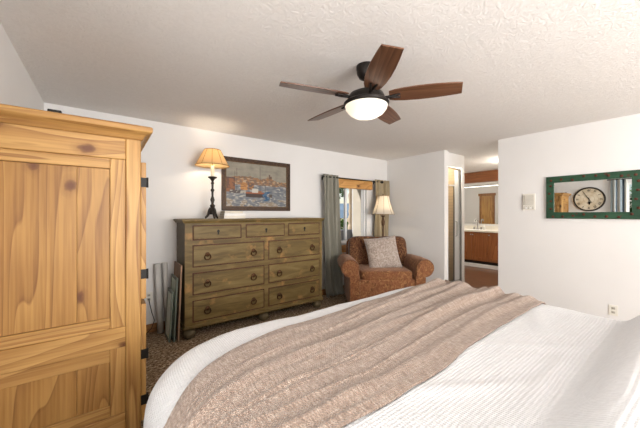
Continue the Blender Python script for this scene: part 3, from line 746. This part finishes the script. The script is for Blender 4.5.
# ------------------------------------------------------------------ left wall: clock and striped curtain (seen in the mirror)
ck = thing('wall_clock', 'large round clock with roman numerals reflected in the mirror', 'clock', (XL, 1.62, 1.70))
RY = Matrix.Rotation(PI / 2, 4, 'Y')
a = NT('parchment_dial', .6, .2); v = a.coord(); a.color(a.ramp(a.noise(v, 7, 4), [(.35, (.62, .52, .37)), (.65, (.76, .69, .56))])); M_DIAL = a.m
MB().lathe([(.268, 0), (.268, .016)], (0, 0, 0), 48, RY).build('dial', M_DIAL, ck)
MB().tube([(.018, .278 * math.cos(t), .278 * math.sin(t)) for t in [2 * PI * i / 64 for i in range(64)]], .018, 10, True).build('rim', M_IRON, ck)
MB().lathe([(.10, .016), (.102, .0185), (.098, .0185), (.098, .016)], (0, 0, 0), 40, RY, cap=False).lathe([(.168, .016), (.170, .0175), (.166, .0175), (.166, .016)], (0, 0, 0), 48, RY, cap=False).build('dial_rings', plain('tan_ring', (.40, .30, .19), .6), ck)
ROM = ['XII', 'I', 'II', 'III', 'IIII', 'V', 'VI', 'VII', 'VIII', 'IX', 'X', 'XI']
for i, s in enumerate(ROM):
    an = -2 * PI * i / 12       # clockwise seen from the room: right is -y... the wall faces +x, so its right is +y
    mb = MB(); wd = {'I': .014, 'V': .026, 'X': .028}; tot = sum(wd[c_] for c_ in s); x = -tot / 2
    Mx = Matrix.Rotation(an, 4, 'Z')
    def pt3(u, v, d): p = Mx @ Vector((u, v + .215, 0)); return (d, p.x, p.y)
    def stroke(u0, v0, u1, v1, w):
        mb.prism([(u0 - w, v0), (u0 + w, v0), (u1 + w, v1), (u1 - w, v1)], pt3, .016, .019)
    for c_ in s:
        w_ = wd[c_]; hgt = .026
        if c_ == 'I': stroke(x + w_ / 2, -hgt, x + w_ / 2, hgt, .0035)
        if c_ == 'V': stroke(x + .003, hgt, x + w_ / 2, -hgt, .0042); stroke(x + w_ - .003, hgt, x + w_ / 2, -hgt, .002)
        if c_ == 'X': stroke(x + .003, hgt, x + w_ - .003, -hgt, .0042); stroke(x + w_ - .003, hgt, x + .003, -hgt, .002)
        x += w_
    mb.build('numeral', M_BLACKIRON, ck)
def hand(name, ang, pol):
    Mx = Matrix.Rotation(-ang, 4, 'Z')
    def f(u, v, d): p = Mx @ Vector((u, v, 0)); return (d, p.x, p.y)
    MB().prism(pol, f, .022, .025).build(name, M_BLACKIRON, ck)
hand('minute_hand', math.radians(30), [(-.004, -.10), (.004, -.10), (.006, 0), (.003, .225), (-.003, .225), (-.006, 0)])
hand('hour_hand', math.radians(184), [(-.005, -.04), (.005, -.04), (.006, .06), (.028, .085), (.012, .12), (0, .145), (-.012, .12), (-.028, .085), (-.006, .06)])
MB().lathe([(.012, .016), (.012, .028)], (0, 0, 0), 16, RY).build('hub', M_IRON, ck)
a = NT('blue_stripe_fabric', .8, .1); tcn = a.n('TexCoord'); sx_ = a.n('SeparateXYZ', Vector=tcn.outputs['UV'])
a.color(a.ramp(sx_.outputs[0], [(0, (.50, .50, .46)), (.18, (.10, .14, .18)), (.30, (.30, .36, .40)), (.42, (.62, .60, .54)), (.60, (.16, .21, .26)), (.70, (.50, .53, .52)), (.85, (.34, .39, .40))], 'CONSTANT'))
def cfn(u, v): return (XL + .075 + .025 * math.sin(2 * PI * u * 3), .97 + .27 * u, 2.12 - 2.08 * v)
cb_ = MB().grid(cfn, 42, 4)
co = cb_.build('curtain', a.m, solid=.003, angle=80)
uvl = co.data.uv_layers.new(name='UVMap')
for lp_ in co.data.loops:
    vco = co.data.vertices[lp_.vertex_index].co; uvl.data[lp_.index].uv = ((vco.y - .97) / .27, vco.z)
tag(co, 'blue and grey striped curtain reflected in the wall mirror', 'curtain')
tag(MB().tube([(XL + .075, -.40, 2.13), (XL + .075, 1.30, 2.13)], .012, 10).box(XL, XL + .08, 1.16, 1.175, 2.12, 2.14).box(XL, XL + .08, -.33, -.315, 2.12, 2.14).build('curtain_rod', M_BLACKIRON), 'dark curtain rod above the side window holding the striped curtain', 'curtain rod')

# ------------------------------------------------------------------ bed
bx0, bx1, by0, by1, BT = .105, 2.42, -.78, 1.53, .745
CRF, CRH = .42, .06
def sdf(x, y):
    """distance inside the bed's outline (positive inside), rounded at the foot corners"""
    cr = CRF if y > .3 else CRH
    qx = abs(x - (bx0 + bx1) / 2) - ((bx1 - bx0) / 2 - cr); qy = abs(y - (by0 + by1) / 2) - ((by1 - by0) / 2 - cr)
    return -(math.hypot(max(qx, 0), max(qy, 0)) + min(max(qx, qy), 0) - cr)
RB = .13
def smooth(t): t = max(0, min(1, t)); return t * t * (3 - 2 * t)
def bedz(x, y):
    d = sdf(x, y)
    z = BT + .012 * fbm(x * 2.2, y * 2.2, 3) + .006 * fbm(x * 6, y * 5, 8)
    # pillows under the coverlet at the head
    hump = smooth((.29 - y) / .20) * smooth((x - bx0 - .02) / .25) * smooth((bx1 - .02 - x) / .25)
    z += .16 * hump * (1 + .12 * fbm(x * 3, y * 3, 1))
    # soft creases in the coverlet
    if y < .9:
        for xx, yy, dx_, dy_, L, am, wd_ in ((.95, .50, .5, -.3, .5, .012, .035), (1.25, .62, .9, .1, .4, .009, .03), (1.55, .45, .6, -.5, .45, .010, .03), (1.95, .55, .8, .3, .3, .010, .03), (.75, .35, .9, -.2, .4, .010, .03), (1.3, .33, 1, .05, .5, .012, .03)):
            q = math.hypot(dx_, dy_); ux, uy = dx_ / q, dy_ / q
            s_l = (x - xx) * ux + (y - yy) * uy; s_w = -(x - xx) * uy + (y - yy) * ux
            z += am * math.exp(-(s_w / wd_) ** 2 - (s_l / (L * .5)) ** 2)
    if d < RB:
        t = max(0, d) / RB
        z -= RB * (1 - math.sqrt(max(0, 1 - (1 - t) ** 2)))
    return z
def outline(k, n):
    """point on the bed's outline by walking round it"""
    w, l = bx1 - bx0, by1 - by0
    pts = OUT; i = k * len(pts) // n
    return pts[i]
OUT = []
def arc(cx, cy, r, a0, a1, n):
    for i in range(n): t = math.radians(a0 + (a1 - a0) * i / n); OUT.append((cx + r * math.cos(t), cy + r * math.sin(t)))
def seg(p, q, n):
    for i in range(n): OUT.append((p[0] + (q[0] - p[0]) * i / n, p[1] + (q[1] - p[1]) * i / n))
r = CRF; rh = CRH
arc(bx1 - r, by1 - r, r, 0, 90, 26); seg((bx1 - r, by1), (bx0 + r, by1), 60); arc(bx0 + r, by1 - r, r, 90, 180, 26)
seg((bx0, by1 - r), (bx0, by0 + rh), 60); arc(bx0 + rh, by0 + rh, rh, 180, 270, 6); seg((bx0 + rh, by0), (bx1 - rh, by0), 50); arc(bx1 - rh, by0 + rh, rh, 270, 360, 6); seg((bx1, by0 + rh), (bx1, by1 - r), 60)
bed = thing('bed', 'large bed under a white ribbed coverlet filling the foreground', 'bed', ((bx0 + bx1) / 2, (by0 + by1) / 2, 0))
bcx, bcy = (bx0 + bx1) / 2, (by0 + by1) / 2
rings = [i / 70 for i in range(1, 63)] + [.893, .905, .918, .93, .941, .952, .962, .971, .979, .986, .992, .997, 1.0]
N = len(OUT); vs = [(0, 0, bedz(bcx, bcy))]; fs = []
for s in rings:
    for (x, y) in OUT:
        X, Y = bcx + (x - bcx) * s, bcy + (y - bcy) * s
        vs.append((X - bcx, Y - bcy, bedz(X, Y)))
drops = [.03, .08, .14, .21, .29, .38, .47, .545, .57]
for j, dz in enumerate(drops):
    for i, (x, y) in enumerate(OUT):
        n_ = Vector((x - OUT[i - 2][0], y - OUT[i - 2][1], 0)); nn = Vector((n_.y, -n_.x, 0)).normalized()
        per = i / N * 2 * PI
        fl_ = .075 * (dz / .57) ** 1.2 + .016 * (dz / .57) * math.sin(per * 23 + 2 * math.sin(per * 3))
        if i < 120 and False: pass
        vs.append((x - bcx + nn.x * fl_, y - bcy + nn.y * fl_, BT - RB - dz))
for k in range(N): fs.append((0, 1 + k, 1 + (k + 1) % N))
for r_ in range(len(rings) + len(drops) - 1):
    for k in range(N):
        a0 = 1 + r_ * N; fs.append((a0 + k, a0 + N + k, a0 + N + (k + 1) % N, a0 + (k + 1) % N))
a = NT('white_ribbed_cotton', .9, .1); tcn = a.n('TexCoord'); sp_ = a.n('SeparateXYZ', Vector=tcn.outputs['Object'])
def ribs(o, f): return a.math('SINE', a.math('MULTIPLY', o, f))
zz_ = a.math('ADD', sp_.outputs[0], a.math('MULTIPLY', sp_.outputs[2], .9))
rb = a.math('ADD', a.math('MULTIPLY', ribs(a.math('ADD', sp_.outputs[1], sp_.outputs[2]), 2 * PI / .0125), .45), a.math('MULTIPLY', ribs(zz_, 2 * PI / .010), .3))
nz = a.noise(tcn.outputs['Object'], 60, 3)
a.color(a.ramp(nz, [(.3, (.66, .66, .67)), (.7, (.72, .72, .73))]))
a.b.inputs['Sheen Weight'].default_value = .2
a.bump(a.math('ADD', rb, a.math('MULTIPLY', nz, .5)), .5, .0035); M_COVER = a.m
MB().add(vs, fs).build('coverlet', M_COVER, bed, angle=70)
B(-.93, .93, -1.0, .95, .28, .58).build('mattress', M_WHITE, bed, .05, 4)
B(-.92, .92, -.99, .94, .10, .28).build('bed_base', M_DARK, bed)
for sx in (-.85, .85):
    for sy in (-.9, .85): B(sx - .04, sx + .04, sy - .04, sy + .04, 0, .10).build('leg', M_DARK, bed)

# knitted throw across the foot of the bed
a = NT('taupe_knit', .9, .1); tcn = a.n('TexCoord'); uvx = a.n('SeparateXYZ', Vector=tcn.outputs['UV'])
U_, V_ = uvx.outputs[0], uvx.outputs[1]
wob = a.math('MULTIPLY', a.noise(tcn.outputs['UV'], 30, 2), .012)
k1 = a.math('SINE', a.math('MULTIPLY', a.math('ADD', U_, wob), 2 * PI / .011))
k2 = a.math('SINE', a.math('MULTIPLY', a.math('ADD', V_, wob), 2 * PI / .016))
kn = a.math('MULTIPLY', k1, k2)
stv = a.n('Mapping', Scale=(12, 170, 1)); a.t.links.new(tcn.outputs['UV'], stv.inputs[0])
stv2 = a.n('Mapping', Scale=(150, 22, 1)); a.t.links.new(tcn.outputs['UV'], stv2.inputs[0])
f1 = a.noise(stv2.outputs[0], 1, 3, .6); f2 = a.noise(stv.outputs[0], 1, 3, .6)
c = a.ramp(a.math('ADD', a.math('MULTIPLY', f1, .65), a.math('MULTIPLY', f2, .35)), [(.36, (.22, .155, .12)), (.5, (.345, .258, .205)), (.64, (.52, .42, .35))])
c = a.mix(a.ramp(a.math('MULTIPLY', a.math('ADD', kn, 1.0), .5), [(.0, .28), (.45, 0.0)]), c, (.25, .16, .115))
a.color(c); a.b.inputs['Sheen Weight'].default_value = .25
a.bump(a.math('ADD', a.math('MULTIPLY', kn, .6), f1), .6, .006); M_KNIT = a.m
def yfar(x):
    pts = [(-.3, .72), (.05, .80), (.134, .905), (.20, 1.035), (.342, 1.156), (.594, 1.25), (.945, 1.285), (1.5, 1.33), (1.9, 1.365), (2.4, 1.39), (2.8, 1.39)]
    for (a0, b0), (a1, b1) in zip(pts, pts[1:]):
        if x <= a1: return b0 + (b1 - b0) * smooth((x - a0) / (a1 - a0)) if False else b0 + (b1 - b0) * (x - a0) / (a1 - a0)
    return pts[-1][1]
def yf(x): return sum(yfar(x + d) for d in (-.12, -.08, -.04, 0, .04, .08, .12)) / 7
def yn(x): return .585 + .045 * smooth((x - .6) / 1.6) + .012 * math.sin(x * 5)
folds = [(.10, .030, .040), (.24, .020, .05), (.38, .034, .045), (.50, .018, .03), (.63, .032, .05), (.76, .024, .035), (.88, .030, .04), (.97, .012, .03)]
fine_folds = [(random.Random(60 + i).uniform(.03, .97), random.Random(90 + i).uniform(.006, .013), random.Random(30 + i).uniform(.010, .018), random.Random(20 + i).uniform(0, 6)) for i in range(16)]
XA, XB = bx0 - .30, bx1 + .30
def throw_pt(u, v):
    xs = XA + (XB - XA) * u
    xc = max(bx0 + .04, min(bx1 - .04, xs))
    y0, y1 = yn(xs), yf(xs)
    bun = smooth((xs - .9) / 1.4)
    y = y0 + (y1 - y0) * v
    fz_ = 0
    for i, (c0, am, wd_) in enumerate(folds):
        cc = c0 + .035 * math.sin(xs * (1.3 + .3 * i) + i * 2.1) + .02 * math.sin(xs * 4.1 + i)
        q = (v - cc) / wd_
        fade = .22 + .80 * bun + .22 * math.sin(xs * 2.2 + i * 1.7)
        fz_ += am * max(.05, fade) * math.exp(-q * q)
    for i, (c0, am, wd_, ph_) in enumerate(fine_folds):
        cc = c0 + .05 * math.sin(xs * 1.1 + ph_) + .012 * math.sin(xs * 5.3 + ph_ * 2)
        fz_ += am * (.45 + .55 * bun) * max(0, .4 + .7 * math.sin(xs * 1.9 + ph_ * 1.7)) * math.exp(-((v - cc) / wd_) ** 2)
    fz_ *= smooth(v / .05) * (.4 + .6 * smooth((1 - v) / .06))
    fz_ += .004 * fbm(xs * 7, v * 6, 2)
    if xs < bx0 + .04 or xs > bx1 - .04:
        left = xs < bx0 + .04
        over = (bx0 + .04 - xs) if left else (xs - bx1 + .04)
        # slide over the rounded edge and hang down the side
        if left: x = bx0 + .04 - min(over, .07) * .95
        else: x = bx1 - .04 + min(over, .07) * .95
        ze = bedz(bx0 + .04 if left else bx1 - .04, min(y, 1.05)) + .012
        z = ze - over * .55 - max(0, over - .03) * .55
        out = .02 + fz_ * .8
        return (x - out * (1 if left else -1) * smooth(over / .05), y, z + fz_ * (1 - smooth(over / .06)))
    return (xs, y, bedz(xs, y) + .012 + fz_)
th = MB().grid(throw_pt, 260, 150)
tho = th.build('throw_blanket', M_KNIT, solid=.009, angle=80)
uvl = tho.data.uv_layers.new(name='UVMap')
for p_ in tho.data.polygons:
    for li in p_.loop_indices:
        vi = tho.data.loops[li].vertex_index; i, j = divmod(vi, 151)
        xs = XA + (XB - XA) * i / 260
        uvl.data[li].uv = (xs, .85 * j / 150)
tag(tho, 'taupe knitted throw blanket spread across the foot of the white bed', 'blanket')

# ------------------------------------------------------------------ shower and vanity
sd = thing('shower_door', 'narrow framed glass shower door in the alcove beyond the right wall', 'shower door', ((SX0 + SX1) / 2, 2.6, 0))
sw = SX1 - SX0
MB().ring(sw, 2.05, .028, -.012, .05, lambda u, v, d: (u, d, v + 1.135 + .01)).build('outer_frame', M_CHROME, sd, .003)
MB().ring(sw * .56, 1.70, .022, .005, .03, lambda u, v, d: (u - sw * .20, d, v + 1.0)).build('door_frame', M_CHROME, sd, .002)
B(-sw * .2 - sw * .27, -sw * .2 + sw * .27, .015, .020, .16, 1.84).build('door_glass', M_GLASS, sd)
a = NT('frosted_glass', .35, .5); a.b.inputs['Transmission Weight'].default_value = .5; a.color((.80, .81, .79))
B(sw * .09, sw * .48, .015, .020, .16, 2.12).build('fixed_glass', a.m, sd)
MB().tube([(sw * .03, -.02, .95), (sw * .03, -.045, .96), (sw * .03, -.045, 1.20), (sw * .03, -.02, 1.21)], .007, 8).build('handle', M_CHROME, sd)
shh = thing('shower_head', 'brass shower head inside the shower alcove', 'shower head', (4.65, 2.95, 1.98))
MB().tube([(0, 0, .03), (.10, 0, .05), (.15, 0, .01)], .009, 8).build('arm', M_BRASS, shh)
MB().lathe([(.012, .02), (.02, 0), (.045, -.03), (.045, -.04)], (.155, 0, 0), 16).build('head', M_BRASS, shh)

VX, VB = 7.5, 8.055
vn = thing('vanity_cabinet', 'reddish wood bathroom vanity cabinet below the bright mirror', 'cabinet', (VX, 3.1, 0))
B(.0, VB - VX, -1.3, 1.3, 0, .085).build('plinth', M_WHITE, vn, .004)
B(.05, VB - VX, -1.3, 1.3, .085, .16).build('toe_kick', M_DARK, vn)
B(.02, VB - VX, -1.3, 1.3, .16, .885).build('carcass', M_VAN, vn)
for y0, y1, kn_ in ((.41, .775, .43), (.04, .40, .38), (-.38, .02, -.01), (-.80, -.40, -.42)):
    d = MB().ring(y1 - y0, .67, .065, 0, .02, lambda u, v, dd_: (.02 - dd_, (y0 + y1) / 2 + u, v + .52))
    d.box(.008, .02, y0 + .06, y1 - .06, .24, .80)
    d_ = d.build('door', M_VAN, vn, .003)
    MB().super((-.012, kn_, .82), (.016, .016, .016), 1, 1, 12).build('knob', M_CHROME, d_)
M_COUNTER = plain('pale_counter', (.70, .66, .58), .3, 0, .05)
ct = thing('vanity_counter', 'pale counter with raised back edge on the bathroom vanity', 'counter', (VX, 3.1, .885))
B(-.025, VB - VX, -1.3, 1.3, 0, .045).build('counter_slab', M_COUNTER, ct, .006)
B(VB - VX - .022, VB - VX, -1.3, 1.3, .045, .14).build('backsplash', M_COUNTER, ct, .003)
MB().lathe([(.20, .045), (.205, .049), (.19, .052), (.17, .047), (.08, .046)], (.26, .40, 0), 28).build('sink_bowl', M_WHITE, ct)
fc = thing('faucet', 'chrome gooseneck faucet standing on the vanity counter', 'faucet', (7.94, 3.56, .9305))
MB().tube([(0, 0, 0), (0, 0, .20), (-.02, 0, .25), (-.07, 0, .27), (-.12, 0, .25), (-.13, 0, .21)], [.016, .013, .013, .013, .012, .012], 10).build('spout', M_CHROME, fc)
MB().lathe([(.045, 0), (.042, .012), (.025, .03), (.02, .06)], (0, 0, 0), 16).build('base', M_CHROME, fc)
for s in (-.09, .09): MB().lathe([(.024, 0), (.022, .03), (.012, .045), (.026, .055), (.026, .065)], (0, s, 0), 12).build('handle', M_CHROME, fc)
tag(MB().lathe([(.03, 0), (.035, .01), (.034, .09), (.012, .105), (.012, .14), (.015, .15)], (7.85, 3.36, .93), 14).build('soap_bottle', plain('pale_bottle', (.62, .60, .55), .3)), 'pale soap bottle beside the faucet on the vanity', 'bottle')
bm_ = thing('bathroom_mirror', 'wide frameless bathroom mirror above the vanity counter', 'mirror', (VB, 3.3, 1.58))
B(-.012, -.001, -1.0, 1.5, -.50, .50).build('mirror_glass', M_MIRR, bm_)
tag(B(VX - .02, VX + .06, 1.6, 5.4, 2.135, H - .001).build('wood_beam', M_BEAM, bevel=.006), 'reddish wood beam below the ceiling over the vanity', 'beam')
struct(B(VX + .06, VB, 1.6, 5.4, 2.12, 2.15).build('soffit_panel', M_WHITE))
light('vanity_soffit_light', 'AREA', (7.78, 3.4, 2.11), 15, (1, .93, .82), (0, 0, 0), .3, 2.4)
light('added_bath_fill', 'POINT', (6.3, 2.1, 2.25), 45, (1, .92, .80), radius=.12)  # point light added to brighten the bath, kept out of mirror view
light('added_bath_wall_fill', 'POINT', (7.0, 4.9, 2.2), 25, (1, .93, .83), radius=.08)  # extra point light added for the reflected wall, hidden from the mirror
light('added_shower_fill', 'POINT', (4.95, 3.1, 2.2), 7, (1, .88, .70), radius=.08)  # added point light that brightens the tile behind the shower glass
dd_ = thing('door_1', '', '', (5.28, 4.52, 0)); del dd_['label']; del dd_['category']; dd_['kind'] = 'structure'
M_TRIM = wood('trim_wood', 2, (.17, .07, .02), (.28, .125, .04), (.36, .18, .06))
for y in (-.25, .18): B(.0, .03, y, y + .07, 0, 2.0).build('door_casing', M_TRIM, dd_, .004)
B(0, .05, -.28, .28, 1.98, 2.07).build('lintel', M_TRIM, dd_, .005)
B(0, .02, -.18, .18, .01, 1.98).build('door_panel', M_PINE[2], dd_, .003)
